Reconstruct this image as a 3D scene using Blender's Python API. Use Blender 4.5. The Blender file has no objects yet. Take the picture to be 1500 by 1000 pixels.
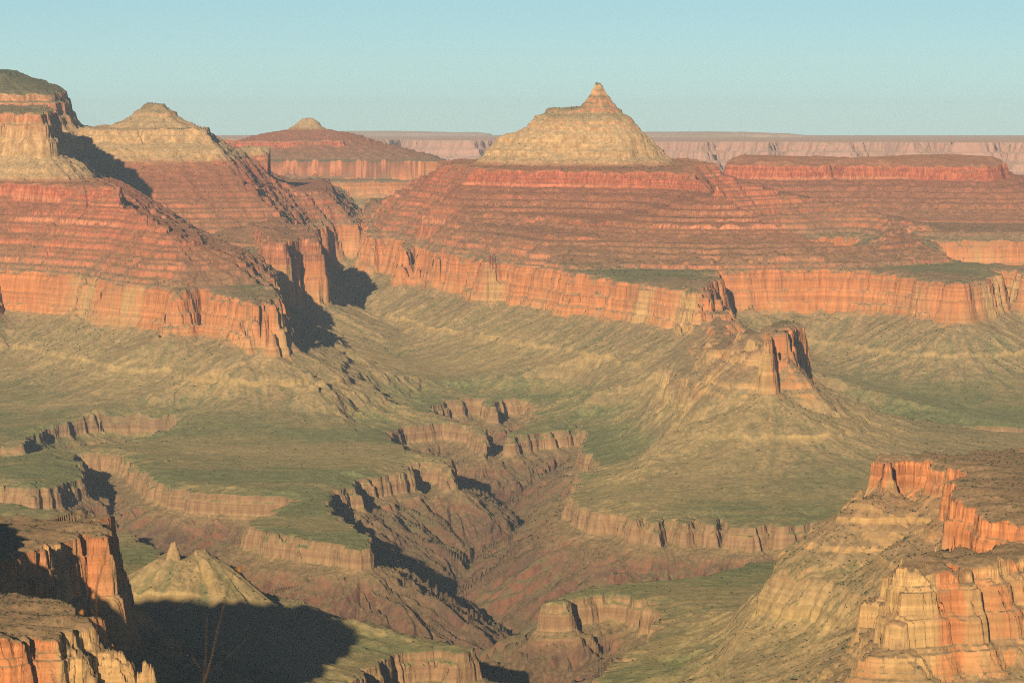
import bpy, math, random, time
import numpy as np

T0 = time.time()
SC = bpy.context.scene
COL = SC.collection
R = math.radians

# ------------------------------------------------------------------ camera
F = 6108.0            # focal length in pixels of a 1500 px wide picture (14 degree view)
VH = 190.0            # picture row of the eye-level horizon
cam_d = bpy.data.cameras.new('camera')
cam = bpy.data.objects.new('camera', cam_d)
COL.objects.link(cam)
cam.location = (0, 0, 0)
cam.rotation_euler = (R(90), 0, 0)
cam_d.sensor_fit = 'HORIZONTAL'
cam_d.sensor_width = 36
cam_d.lens = 36 * F / 1500
cam_d.shift_y = -(500 - VH) / 1500
cam_d.clip_start = 0.5
cam_d.clip_end = 400000
cam_d.dof.use_dof = True
cam_d.dof.focus_distance = 9000
cam_d.dof.aperture_fstop = 26
SC.camera = cam

# ------------------------------------------------------------------ sky and sun
SUN_EL, SUN_AZ = 11.3, 9.6          # low evening sun behind the viewer, a little to the left
w = bpy.data.worlds.new('World')
SC.world = w
w.use_nodes = True
wn = w.node_tree
wn.nodes.clear()
sky = wn.nodes.new('ShaderNodeTexSky')
sky.sky_type = 'NISHITA'
sky.sun_disc = False
sky.sun_elevation = R(SUN_EL)
sky.sun_rotation = R(180 + SUN_AZ)
sky.altitude = 2200
sky.air_density = 1.0
sky.dust_density = 1.2
sky.ozone_density = 1.6
bg = wn.nodes.new('ShaderNodeBackground')
bg.inputs['Strength'].default_value = 0.075
wo = wn.nodes.new('ShaderNodeOutputWorld')
tc = wn.nodes.new('ShaderNodeTexCoord'); sx = wn.nodes.new('ShaderNodeSeparateXYZ')
wn.links.new(tc.outputs['Generated'], sx.inputs[0])
mr = wn.nodes.new('ShaderNodeMapRange'); mr.inputs[1].default_value = 0.035; mr.inputs[2].default_value = 0.2
mr.inputs[3].default_value = 1.0; mr.inputs[4].default_value = 0.17
wn.links.new(sx.outputs[2], mr.inputs[0])
mh = wn.nodes.new('ShaderNodeMapRange'); mh.inputs[1].default_value = -0.002; mh.inputs[2].default_value = 0.03
mh.inputs[3].default_value = 1.25; mh.inputs[4].default_value = 1.0
wn.links.new(sx.outputs[2], mh.inputs[0])
mm = wn.nodes.new('ShaderNodeMath'); mm.operation = 'MULTIPLY'
wn.links.new(mr.outputs[0], mm.inputs[0]); wn.links.new(mh.outputs[0], mm.inputs[1])
mx = wn.nodes.new('ShaderNodeMix'); mx.data_type = 'RGBA'; mx.blend_type = 'MULTIPLY'; mx.inputs[0].default_value = 1.0
mx.inputs[7].default_value = (0.68, 0.96, 1.30, 1)
wn.links.new(sky.outputs[0], mx.inputs[6])
tn = wn.nodes.new('ShaderNodeMix'); tn.data_type = 'RGBA'
tn.inputs[6].default_value = (0.34, 0.74, 1.7, 1); tn.inputs[7].default_value = (0.68, 0.97, 1.31, 1)
wn.links.new(mr.outputs[0], tn.inputs[0]); wn.links.new(tn.outputs[2], mx.inputs[7])
vm = wn.nodes.new('ShaderNodeVectorMath'); vm.operation = 'SCALE'
wn.links.new(mx.outputs[2], vm.inputs[0]); wn.links.new(mm.outputs[0], vm.inputs['Scale'])
wn.links.new(vm.outputs[0], bg.inputs['Color'])
wn.links.new(bg.outputs[0], wo.inputs['Surface'])

sun_d = bpy.data.lights.new('sun', 'SUN')
sun_d.energy = 5.0
sun_d.angle = R(0.5)
sun_d.color = (1.0, 0.82, 0.55)
sun = bpy.data.objects.new('sun', sun_d)
COL.objects.link(sun)
sun.rotation_euler = (R(90 - SUN_EL), 0, R(-SUN_AZ))   # light travels away from the camera and a little right

SC.view_settings.view_transform = 'Standard'
SC.view_settings.look = 'None'
SC.view_settings.gamma = 1.0
SC.view_settings.exposure = 0.17
SC.cycles.use_denoising = False
SC.cycles.filter_width = 1.1
SC.cycles.volume_bounces = 0
SC.cycles.max_bounces = 4
SC.cycles.diffuse_bounces = 2

# ------------------------------------------------------------------ tagging
def tag(o, label=None, cat=None, group=None, kind=None):
    if label: o['label'] = label
    if cat: o['category'] = cat
    if group: o['group'] = group
    if kind: o['kind'] = kind
    return o

# ------------------------------------------------------------------ numeric noise
_rng = np.random.default_rng(7)
_LAT = _rng.random((512, 512)).astype(np.float32) * 2 - 1

def vnoise(x, y, seed=0):
    """smooth value noise, about -1..1"""
    x = x + seed * 37.17; y = y - seed * 91.3
    xf = np.floor(x); yf = np.floor(y)
    xi = xf.astype(np.int32) & 511; yi = yf.astype(np.int32) & 511
    fx = (x - xf).astype(np.float32); fy = (y - yf).astype(np.float32)
    fx = fx * fx * fx * (fx * (fx * 6 - 15) + 10); fy = fy * fy * fy * (fy * (fy * 6 - 15) + 10)
    x1 = (xi + 1) & 511; y1 = (yi + 1) & 511
    a = _LAT[yi, xi]; b = _LAT[yi, x1]; c = _LAT[y1, xi]; d = _LAT[y1, x1]
    return (a + (b - a) * fx) * (1 - fy) + (c + (d - c) * fx) * fy

def fbm(x, y, lam, oct=3, seed=0, gain=0.5):
    s = 0; a = 1.0; t = 0
    for k in range(oct):
        cs, sn = math.cos(k * 1.3 + seed), math.sin(k * 1.3 + seed)
        s = s + a * vnoise((x * cs + y * sn) / lam, (-x * sn + y * cs) / lam, seed + k * 3)
        t += a; a *= gain; lam *= 0.47
    return s / t

def ridged(x, y, lam, seed=0):
    c, n_ = math.cos(seed * 0.77 + 0.5), math.sin(seed * 0.77 + 0.5)
    x, y = x * c + y * n_, y * c - x * n_
    return 1 - 2 * np.abs(vnoise(x / lam, y / lam, seed))

def sstep(a, b, x):
    t = np.clip((x - a) / (b - a), 0, 1)
    return t * t * (3 - 2 * t)

def _terrace():
    """resistant and weak beds: maps a smooth height to a stepped one with the same ends"""
    r = random.Random(11); zs = [-1500.0]; out = [-1500.0]
    while zs[-1] < 200:
        z = zs[-1]
        if z < -930: a, b, soft = 16, 30, 0.75
        elif z < -855: a, b, soft = 5, 11, 0.45
        elif z < -640: a, b, soft = 14, 30, 0.85
        elif z < -525: a, b, soft = 12, 40, 0.82
        elif z < -300: a, b, soft = 9, 26, 0.16
        elif z < -235: a, b, soft = 8, 22, 0.6
        else: a, b, soft = 7, 30, 0.72
        t = r.uniform(a, b); h = r.uniform(0.28, 0.5)
        hard = (1 - soft * (1 - h)) / h
        zs += [z + t * (1 - h), z + t]; out += [z + t * (1 - h) * soft, z + t]
    return np.array(zs), np.array(out)
TZ, TO = _terrace()
def _thin():
    r = random.Random(23); zs = [-720.0]; out = [-720.0]
    while zs[-1] < -515:
        z = zs[-1]; t = r.uniform(3, 9); h = r.uniform(0.4, 0.7); soft = 0.3; zs += [z + t * (1 - h), z + t]; out += [z + t * (1 - h) * soft, z + t]
    return np.array(zs), np.array(out)
NZ_, NO_ = _thin()
def terrace(s, k=1.0):
    return s + (np.interp(s, TZ, TO) - s) * k

# ------------------------------------------------------------------ the lie of the rock layers
# Beds are named by their height s in the near canyon (metres below the viewer); they rise gently away from 12 km on.
def dip(y):
    return 0.025 * np.clip(y - 12000.0, 0, 12500) 

def solve(v, s):
    """distance at which the bed s crosses picture row v"""
    y = -F * s / (v - VH)
    if y > 12000: y = (-F * (s - 300.0)) / (v - VH + 0.025 * F)
    return y

def plan(pts, s):
    out = []
    for u, v in pts:
        y = -v if v < 0 else solve(v, s)
        out.append(((u - 750.0) / F * y, y))
    return np.array(out, dtype=np.float64)

# ------------------------------------------------------------------ signed distance rasters
class Field:
    def __init__(self, poly, reach, res):
        self.res = res
        x0, y0 = poly.min(0) - reach - res * 3
        x1, y1 = poly.max(0) + reach + res * 3
        x0 = max(x0, -3300 if y1 < 26000 else -9000); x1 = min(x1, 2600 if y1 < 26000 else 9000); y0 = max(y0, 3400)
        self.x0, self.y0 = x0, y0
        nx = int((x1 - x0) / res) + 2; ny = int((y1 - y0) / res) + 2
        X, Y = np.meshgrid(x0 + np.arange(nx) * res, y0 + np.arange(ny) * res)
        X = X.astype(np.float32); Y = Y.astype(np.float32)
        best = np.full(X.shape, 1e12, np.float32); ins = np.zeros(X.shape, bool)
        n = len(poly)
        for i in range(n):
            ax, ay = poly[i]; bx, by = poly[(i + 1) % n]
            ex, ey = bx - ax, by - ay; L = ex * ex + ey * ey + 1e-9
            t = np.clip(((X - ax) * ex + (Y - ay) * ey) / L, 0, 1)
            d2 = (X - ax - t * ex) ** 2 + (Y - ay - t * ey) ** 2
            np.minimum(best, d2, out=best)
            if ay != by:
                c = (ay > Y) != (by > Y)
                ins ^= c & (X < ex * (Y - ay) / (by - ay) + ax)
        d = np.sqrt(best)
        self.d = np.where(ins, -d, d).astype(np.float32)
        self.nx, self.ny = nx, ny
        self.box = (x0, y0, x0 + (nx - 1.01) * res, y0 + (ny - 1.01) * res)
    def mask(self, x, y):
        b = self.box
        return (x > b[0]) & (x < b[2]) & (y > b[1]) & (y < b[3])
    def at(self, x, y):
        gx = np.clip((x - self.x0) / self.res, 0, self.nx - 1.001); gy = np.clip((y - self.y0) / self.res, 0, self.ny - 1.001)
        xi = gx.astype(np.int32); yi = gy.astype(np.int32)
        fx = (gx - xi).astype(np.float32); fy = (gy - yi).astype(np.float32)
        D = self.d
        return (D[yi, xi] * (1 - fx) + D[yi, xi + 1] * fx) * (1 - fy) + (D[yi + 1, xi] * (1 - fx) + D[yi + 1, xi + 1] * fx) * fy

# ------------------------------------------------------------------ landform profiles: (metres out from the rim, bed height s)
P_RED = [(-900, -480), (-300, -505), (-60, -516), (-6, -520), (0, -523), (3, -534), (8, -539), (12, -570), (19, -577), (23, -612), (32, -620), (35, -636),
         (56, -654), (120, -688), (185, -722), (199, -726), (209, -742), (260, -764), (400, -800), (600, -826), (900, -848), (1300, -862), (2500, -880), (4000, -900)]
def stairs(head, s_end, n, seed, pitch=26.0):
    """alternating little cliffs and scree treads below a rim"""
    r = random.Random(seed); out = list(head); d, z = out[-1]
    tot = z - s_end
    ws = [r.uniform(0.5, 1.6) for _ in range(n)]; k = tot / sum(ws)
    for q in ws:
        dropz = q * k; cl = dropz * r.uniform(0.42, 0.68)
        tread = pitch * q * r.uniform(0.8, 1.2)
        d += tread; z -= dropz - cl; out.append((d, z))
        d += max(1.5, cl * 0.22); z -= cl; out.append((d, z))
    return out
def stretch(prof, k):
    out = [prof[0]]; d = prof[0][0]
    for (a, za), (b, zb) in zip(prof, prof[1:]):
        g = (za - zb) / max(b - a, 1e-6)
        d = (d + (b - a) * (k if (g < 0.9 and a >= 15) else 1.0)); out.append((d, zb))
    return out
P_SUP = stairs([(-900, -236), (-50, -238), (-5, -239), (0, -241), (4, -262), (9, -265), (13, -288), (18, -298)], -500, 11, 3) 
P_SUP += [(P_SUP[-1][0] + 60, -514), (P_SUP[-1][0] + 100, -900)]
P_LEDGE = stairs([(-900, -376), (-40, -379), (0, -381), (4, -397)], -506, 6, 5)
P_LEDGE += [(P_LEDGE[-1][0] + 60, -514), (P_LEDGE[-1][0] + 100, -900)]

LAND = []     # name, group, field, profile arrays, z scale, z offset, warp size
CARVE = []
def land(name, owner, pts, s0, prof, reach, res=10, warp=1.0, zk=1.0, zo=0.0, flute=1.0, bump=0.0, usedip=True, dk=1.0):
    poly = plan(pts, s0)
    d, s = np.array(stretch(prof, dk) if dk != 1 else prof, dtype=np.float64).T
    d[0] = min(d[0], -900)
    LAND.append(dict(name=name, owner=owner, f=Field(poly, reach, res), d=d, s=s, warp=warp, zk=zk, zo=zo, flute=flute, bump=bump, dip=usedip))
def carve(pts, s0, prof, reach, res=10, warp=1.0, lo=-900, up=0.0):
    d, s = np.array(prof, dtype=np.float64).T
    s = s + up
    CARVE.append(dict(f=Field(plan(pts, s0), reach, res), d=d, s=s, warp=warp, lo=lo))

# owners of the ground: 0 canyon floor and slopes, 1.. landforms
# --- red limestone rims
land('redwall_temple', 'main', [(545,352),(566,351),(590,357),(594,368),(615,364),(640,373),(700,380),(716,388),(730,384),(760,391),(830,402),(900,409),(960,418),
      (1005,425),(1014,-12790),(1022,-12830),(1036,-13100),(1056,-13520),(1050,-13640),(1062,401),(1100,400),(1180,398),(1250,400),(1300,402),(1350,410),(1405,415),(1432,409),(1448,404),(1456,396),(1478,395),(1500,400),
      (1700,410),(1800,-15500),(1800,-19500),(1100,-20000),(540,-19800),(536,-17800)], -520, P_RED, 2600, 14)
land('redwall_left', 'main', [(-900,-14500),(-300,404),(-40,404),(-12,398),(12,399),(60,402),(110,406),(165,416),(200,420),(238,424),(262,431),(300,427),(350,434),(372,-12330),(384,-12260),(396,-12420),(412,-12950),
      (404,-13000),(386,422),(390,413),(404,412),(396,400),(380,388),(392,-14500),(440,-15000),(440,-16300),(470,333),(500,331),(526,331),(528,-18000),(500,-21200),(-900,-21200)], -520, P_RED, 2600, 14)
land('redwall_knee', 'main', [(392,-14250),(412,356),(436,346),(462,351),(464,-15000),(440,-15600),(380,-15500)], -440,
     [(-200,-430),(0,-440),(5,-475),(14,-485),(20,-560),(30,-575),(36,-655),(60,-672),(200,-735),(400,-800),(900,-860),(1500,-900)], 1200, 10)
land('redwall_tower', 'rock_tower', [(1118,-10420),(1128,-10290),(1135,-10310),(1150,-10700),(1168,-11100),(1156,-11180),(1130,-10900)], -520,
     [(-100,-500),(-20,-508),(0,-522),(3,-548),(8,-558),(12,-596),(17,-606),(24,-650),(70,-685),(185,-732),(197,-736),(210,-752),(320,-785),(500,-815),(800,-842),(1300,-862),(2500,-900)], 2000, 6)
land('saddle_mound', 'main', [(1088,-10900),(1108,-10560),(1122,-10440),(1128,-10560),(1104,-10980)], -528, [(-100,-520),(0,-526),(12,-540),(50,-572),(56,-588),(100,-630),(106,-642),(160,-694),(185,-722),(197,-730),(210,-748),(320,-785),(500,-815),(800,-842),(1300,-862),(2500,-900)], 2000, 8, flute=1.3)
land('saddle_ridge', 'main', [(1036,432),(1052,436),(1075,-11600),(1085,-11050),(1060,-11050),(1050,-11800),(1030,440)], -575,
     [(-50,-570),(0,-578),(10,-600),(80,-655),(200,-735),(215,-750),(400,-800),(800,-850),(1500,-900)], 1500, 10)
PIN = [(-30, 12), (0, 0), (2, -14), (6, -20), (9, -48), (16, -56), (20, -80), (60, -125), (200, -200), (260, -330)]
for pu, py, top, rr in ((408, 12330, -538, 9), (417, 12390, -556, 8), (425, 12440, -582, 7), (413, 12240, -590, 8), (398, 12190, -585, 9), (433, 12560, -612, 8), (441, 12660, -640, 7),
                        (1052, 12880, -545, 9), (1064, 12960, -580, 8), (1040, 12700, -575, 8), (1172, 11060, -560, 8), (1160, 10560, -560, 7)):
    k = rr / py * F
    land('pinnacle', 'main', [(pu - k, -py), (pu, -(py - rr)), (pu + k * 0.8, -py), (pu, -(py + rr * 1.6))], top, [(a, top + b) for a, b in PIN], 280, 2.5, warp=0.2, flute=0.6)
for pu, py, top, rr in ((452, 12150, -716, 16), (468, 12060, -728, 14), (480, 12230, -735, 12), (470, 13300, -690, 14), (455, 13100, -700, 10), (486, 12350, -742, 10), (460, 12000, -735, 12)):
    k = rr / py * F
    land('outcrop', 'main', [(pu - k * 1.5, -py), (pu, -(py - rr)), (pu + k, -py), (pu, -(py + rr))], top, [(-30, top + 4), (0, top), (2, top - 10), (5, top - 16), (30, top - 26), (150, top - 80), (260, top - 200)], 280, 2.5, warp=0.2, flute=0.5)
# --- near bluffs
NEAR = [(-900, -500), (-100, -512), (-5, -517), (0, -520), (3, -540), (10, -548), (16, -590), (26, -600), (32, -640), (46, -664),
        (75, -684), (185, -735), (196, -741), (205, -752), (330, -790), (520, -822), (800, -848), (1200, -860), (2500, -900)]
land('bluff_shadowed', 'shaded_bluff', [(-900,-5250),(0,822),(36,808),(60,801),(75,792),(104,783),(125,778),(148,783),(166,777),(182,758),(172,753),(120,756),(60,760),(0,764),(-900,-6000)], -520, NEAR, 1300, 5)
land('bluff_nearest', 'near_bluff', [(-900,-4100),(-100,945),(0,938),(22,936),(30,928),(50,930),(72,932),(80,925),(100,926),(112,930),(125,921),(142,921),(140,917),(112,898),(86,887),(0,868),(-100,860),(-900,-4900)], -520,
     [(-900,-500),(-100,-512),(-5,-517),(0,-520),(3,-532),(14,-545),(22,-575),(34,-590),(42,-620),(60,-650),(90,-684),(200,-735),(215,-752),(400,-800),(900,-860),(2500,-900)], 1300, 4)
land('hill_outside', 'near_bluff', [(-900,-4300),(-150,-4500),(-118,-4880),(-200,-5050),(-900,-5100)], -430,
     [(-300,-330),(-60,-400),(0,-432),(40,-470),(75,-512),(95,-530),(200,-640),(500,-800),(900,-900)], 1000, 10, flute=0.3)
land('bluff_slope', 'stepped_bluff', [(1284,682),(1289,673),(1320,671),(1350,675),(1407,691),(1404,704),(1500,-5900),(1800,-5900),(1800,-7000),(1500,662),(1400,664),(1340,667),(1300,669)], -520,
     [(-900,-500),(-100,-512),(-5,-517),(0,-520),(3,-538),(7,-546),(11,-562),(60,-592),(66,-602),(112,-632),(118,-640),(170,-680),(190,-712),(205,-738),(220,-752),(330,-790),(520,-822),(800,-848),(1200,-860),(2500,-900)], 1500, 5, flute=1.2)
land('bluff_vegetated', 'stepped_bluff', [(1392,736),(1400,735),(1422,738),(1436,742),(1445,760),(1500,766),(1800,772),(1800,-6500),(1500,-6400),(1410,-6250)], -520, NEAR, 1500, 5)
land('bluff_banded', 'banded_bluff', [(1311,842),(1340,836),(1362,834),(1371,828),(1404,834),(1440,823),(1500,815),(1800,812),(1800,-5350),(1500,-5250),(1400,-5180),(1320,-5080)], -520,
     [(-900,-505),(-5,-517),(0,-520),(3,-532),(12,-541),(16,-566),(26,-573),(30,-600),(44,-610),(60,-634),(95,-660),(150,-700),(225,-735),(240,-750),(420,-800),(900,-860),(2500,-900)], 1500, 5)
land('saddle_shelf', 'stepped_bluff', [(1395,-5500),(1500,-5450),(1800,-5450),(1800,-5700),(1395,-5650)], -588, [(-100,-586),(0,-590),(30,-610),(100,-670),(300,-780),(900,-900)], 600, 8)
# --- spire butte in the left foreground
land('spire_butte', 'spire_butte/slope', [(236,-6900),(262,-6880),(300,-6900),(302,-6990),(252,-7000)], -712,
     [(-40,-706),(0,-712),(25,-726),(72,-755),(76,-772),(90,-778),(250,-822),(500,-855),(900,-880)], 800, 4, warp=0.35)
land('spire', 'spire_butte/rock_spire', [(251,-6896),(257,-6896),(257,-6905),(251,-6905)], -680, [(-5,-679),(0,-681),(2.5,-692),(5,-695),(8,-712),(20,-722),(60,-760),(120,-840)], 130, 1.5, warp=0.15, flute=0.3)
land('second_peak', 'spire_butte/slope', [(288,-6900),(299,-6900),(300,-6930),(289,-6930)], -694, [(-10,-692),(0,-695),(10,-706),(30,-718),(80,-755),(140,-800)], 150, 2, warp=0.25, flute=0.5)
# --- temple
land('temple_ledges', 'temple_butte/red_ledges', [(560,-15950),(620,304),(700,311),(800,316),(858,325),(900,320),(1000,316),(1100,317),(1132,320),(1120,-15600),(1040,-16600),(700,-16700)], -380, P_LEDGE, 2400, 14, dk=3.4)
land('temple_supai', 'temple_butte/red_ledges', [(640,247),(700,248),(760,250),(830,250),(900,252),(960,252),(1010,254),(1050,257),(1056,262),(1050,-16300),(1000,-16900),(800,-17000),(650,-16700)], -240, P_SUP, 2400, 14, dk=2.9)
land('temple_lower_cap', 'temple_butte/pale_cap', [(752,-16220),(790,-16110),(900,-16080),(928,-16160),(930,-16300),(895,-16430),(795,-16430)], -105,
     [(-300,-70),(-60,-92),(0,-108),(20,-124),(50,-140),(60,-156),(95,-184),(104,-200),(140,-226),(165,-240),(230,-250),(400,-300),(900,-600)], 700, 8, warp=0.7, flute=1.7)
land('temple_cap', 'temple_butte/pale_cap', [(802,-16220),(822,-16150),(898,-16150),(906,-16240),(898,-16330),(815,-16330)], -25,
     [(-200,-10),(-60,-18),(0,-26),(4,-38),(40,-56),(70,-84),(74,-94),(104,-120),(130,-158),(150,-190),(220,-240),(400,-300),(600,-420),(900,-600)], 700, 8, warp=0.6, flute=1.7)
land('temple_spire', 'temple_butte/summit_spire', [(872,-16215),(879,-16210),(880,-16225),(873,-16228)], 78, [(-10,84),(0,80),(4,66),(14,50),(24,32),(36,16),(44,2),(60,-16),(72,-34),(120,-60),(300,-300)], 300, 3, warp=0.3, flute=0.9)
# --- left ridge
land('ridge_supai', 'stepped_ridge/red_ledges', [(-900,-15000),(-300,-14500),(-40,266),(0,268),(60,270),(100,273),(140,278),(184,285),(180,-13700),(150,-14400),(128,-15000),(112,-15800),(150,232),(200,229),(250,228),(300,230),(345,232),(358,238),
      (360,-17300),(330,-18500),(300,-20500),(-900,-20500)], -240, P_SUP, 1500, 12, dk=1.6)
land('ridge_ledges', 'stepped_ridge/red_ledges', [(180,-17400),(300,284),(400,290),(470,294),(492,297),(496,-16900),(480,-18500),(180,-18600)], -380, P_LEDGE, 1300, 12, dk=1.6)
land('ridge_cap', 'stepped_ridge/pale_cliff', [(-900,-14900),(-100,-14650),(0,-14600),(40,-14520),(62,-14500),(78,-14620),(80,-15000),(62,-15900),(-900,-16200)], -5,
     [(-400,0),(0,-5),(5,-36),(16,-46),(22,-90),(36,-102),(44,-150),(70,-168),(110,-190),(160,-236),(300,-300),(600,-500)], 800, 8)
land('kaibab_mesa', 'wooded_mesa', [(-900,-16900),(-50,-16650),(5,-16600),(14,-16700),(10,-18000),(-900,-18500)], 111,
     [(-400,120),(0,111),(30,96),(60,88),(150,58),(218,32),(226,4),(240,-6),(248,-52),(262,-62),(272,-92),(330,-140),(500,-236),(900,-500)], 1000, 8)
land('pyramid_base', 'pyramid_butte/pale_base', [(118,-16500),(180,-16400),(250,-16400),(298,-16450),(302,-16650),(250,-17000),(120,-17000)], -106,
     [(-200,-98),(0,-106),(6,-128),(18,-136),(28,-158),(80,-180),(150,-236),(400,-330),(700,-500)], 700, 8, warp=0.7)
land('pyramid_peak', 'pyramid_butte/peak', [(212,-16760),(232,-16740),(236,-16800),(214,-16830)], -12, [(-20,-8),(0,-13),(8,-28),(50,-48),(58,-64),(110,-88),(170,-112),(300,-200)], 400, 5, warp=0.5)
# --- red mesa on the right
land('mesa_supai', 'red_mesa', [(1062,-17600),(1150,-17400),(1216,-17480),(1222,-17700),(1232,-17680),(1240,-17430),(1300,-17500),(1400,-17330),(1450,-17300),(1466,-17420),(1472,-17700),(1460,-18500),(1070,-18500)], -240,
     P_SUP, 2200, 14, zo=-46, bump=26, dk=2.6)
land('hill_small', 'main', [(1290,-14900),(1320,-14850),(1335,-15000),(1300,-15100)], -415, [(-30,-410),(0,-415),(60,-436),(66,-448),(120,-468),(126,-480),(220,-508),(500,-560),(900,-900)], 900, 8)
# --- far dome ridge
land('dome_redwall', 'dome_butte/red_ledges', [(-900,-21900),(300,-21950),(410,-21850),(500,-21900),(560,-22050),(640,-22300),(655,-22900),(650,-25500),(-900,-25500)], -520, P_RED, 2000, 25, zk=0.75, zo=120, usedip=False)
land('dome_ledges', 'dome_butte/red_ledges', [(-900,-22500),(300,-22400),(470,-22400),(560,-22600),(612,-22700),(618,-23000),(560,-24000),(-900,-24500)], -380, P_LEDGE, 1500, 20, zk=0.75, zo=120, usedip=False)
land('dome_supai', 'dome_butte/red_ledges', [(-900,-23000),(300,-22750),(400,-22650),(500,-22700),(516,-22850),(500,-23600),(-900,-24000)], -240, P_SUP, 1500, 20, dk=1.5, zk=0.75, zo=120, usedip=False)
land('dome_cap', 'dome_butte/domed_summit', [(445,-23150),(452,-23150),(453,-23200),(445,-23200)], -72, [(-50,-126),(0,-130),(22,-138),(30,-150),(52,-172),(60,-190),(82,-212),(92,-226),(180,-252),(300,-290),(330,-312),(500,-380),(800,-500)], 900, 10, zk=0.62, zo=147, usedip=False, warp=0.5)

# --- far canyon wall and the plateau beyond it
P_FAR = [(-60000, -40), (-3000, -44), (-20, -46), (0, -50), (20, -110), (45, -120), (60, -170), (110, -190), (130, -240), (300, -300), (320, -340), (520, -400), (540, -450), (900, -520), (940, -680), (1500, -800), (6000, -1000)]
land('far_wall', 'far', [(470,-36500),(520,-33500),(560,-34200),(600,-35600),(625,-33800),(700,-33200),(735,-35500),(800,-33000),(900,-30500),(985,-29800),(1030,-29000),(1045,-30000),(1110,-29200),(1130,-28700),(1145,-29600),
      (1190,-28900),(1240,-28300),(1262,-29600),(1300,-29000),(1340,-27900),(1370,-28700),(1400,-27800),(1440,-27900),(1462,-28800),(1500,-27600),(1560,-28300),(1900,-27500),(1900,-90000),(-300,-90000),(-300,-40000),(300,-38000)],
     -236, [(a, b - 186) for a, b in P_FAR], 5000, 60, zk=1.0, zo=150, usedip=False, warp=4.0)
land('far_hills', 'far', [(860,-44000),(1000,-43000),(1150,-43500),(1185,-44500),(1000,-48000),(860,-47000)], 0, [(-3000,-25),(-800,-35),(-300,-50),(0,-80),(500,-110)], 2500, 100, usedip=False, warp=10, bump=22)
land('far_hills', 'far', [(440,-52000),(520,-51000),(560,-52500),(700,-53000),(720,-57000),(440,-57000)], 0, [(-3000,-20),(-800,-35),(-300,-52),(0,-84),(900,-120)], 2500, 100, usedip=False, warp=10, bump=25)

# --- the inner gorge and its side arms, cut below the green platform
P_GORGE = [(-900, 500), (-400, 100), (-320, -500), (-230, -740), (-160, -812), (-100, -840), (-40, -853), (0, -860), (3, -874), (8, -878), (13, -905), (24, -914), (60, -932), (66, -942), (140, -985), (300, -1085), (600, -1270), (900, -1400)]
carve([(-150,716),(0,708),(20,715),(45,718),(75,712),(104,702),(121,697),(112,684),(108,664),(150,663),(190,668),(206,690),(222,701),(260,717),(290,722),(340,724),(425,727),(438,735),(404,747),(378,763),(368,772),(400,781),
       (450,789),(500,796),(530,800),(546,797),(536,783),(512,769),(482,756),(468,739),(478,722),(500,714),(521,713),(528,702),(560,697),(588,690),(592,679),(620,676),(650,679),(657,689),
       (653,676),(640,668),(600,662),(581,655),(570,640),(573,631),(600,624),(650,619),(690,624),(706,631),(713,644),(704,624),(655,612),(622,601),(640,590),(660,586),(690,580),(714,584),(722,596),
       (738,584),(778,582),(795,594),(782,614),(746,640),(780,635),(820,630),(853,622),(863,638),(850,664),(868,664),(880,680),(852,700),(846,735),(852,744),(880,752),(905,749),(932,761),(950,756),(962,768),(974,757),(1008,767),(1022,759),(1048,769),(1060,758),(1074,771),(1108,773),(1130,762),(1148,771),(1180,766),(1196,756),(1212,767),(1260,758),
       (1400,745),(1800,740),(1800,-8850),(1400,-8700),(1250,792),(1150,814),(1040,844),(950,850),(880,858),(826,868),(812,882),(838,873),(880,868),(930,871),(956,883),(966,905),(950,940),(915,975),(892,1010),(880,-5700),
       (520,-5700),(500,1012),(536,974),(560,958),(600,952),(650,951),(684,957),(692,948),(640,937),(560,921),(470,899),(390,879),(350,868),(300,855),(250,828),(220,800),(190,778),(150,766),(122,752),(60,748),(20,738),(-150,732)],
      -860, P_GORGE, 700, 7)
carve([(-200,640),(30,634),(52,619),(90,612),(150,608),(200,606),(240,608),(266,612),(250,622),(200,630),(150,634),(100,641),(50,647),(-200,655)], -822, P_GORGE, 300, 8, up=38)
carve([(1190,600),(1270,612),(1400,622),(1500,627),(1800,630),(1800,646),(1500,640),(1380,634),(1260,622)], -860, P_GORGE, 300, 8)
carve([(-200,662),(0,658),(16,655),(24,662),(27,670),(0,674),(-200,680)], -860, P_GORGE, 200, 8)
# side canyons cut back into the red limestone behind the front wall
P_NOTCH = [(-900, 500), (-500, -100), (-200, -400), (-110, -470), (-40, -512), (0, -520), (4, -540), (10, -545), (14, -600), (24, -610), (30, -660), (120, -700), (300, -760), (800, -850)]
carve([(1150,352),(1185,349),(1245,346),(1262,352),(1255,378),(1240,388),(1200,384),(1165,372)], -520, P_NOTCH, 320, 10)
carve([(1364,352),(1420,352),(1500,352),(1800,352),(1800,386),(1500,390),(1420,388),(1380,376)], -520, P_NOTCH, 320, 10)

JAG = [(*plan([(400, 446)], -520)[0], 150), (*plan([(1036, 424)], -520)[0], 130), (1150 / F * 0 + (1145 - 750) / F * 10600, 10600, 110), (*plan([(522, 334)], -520)[0], 120), ((182 - 750) / F * 5560, 5560, 70)]
OWN = {}
for L in LAND: OWN.setdefault(L['owner'], len(OWN))
print('fields', round(time.time() - T0, 1))

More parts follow.
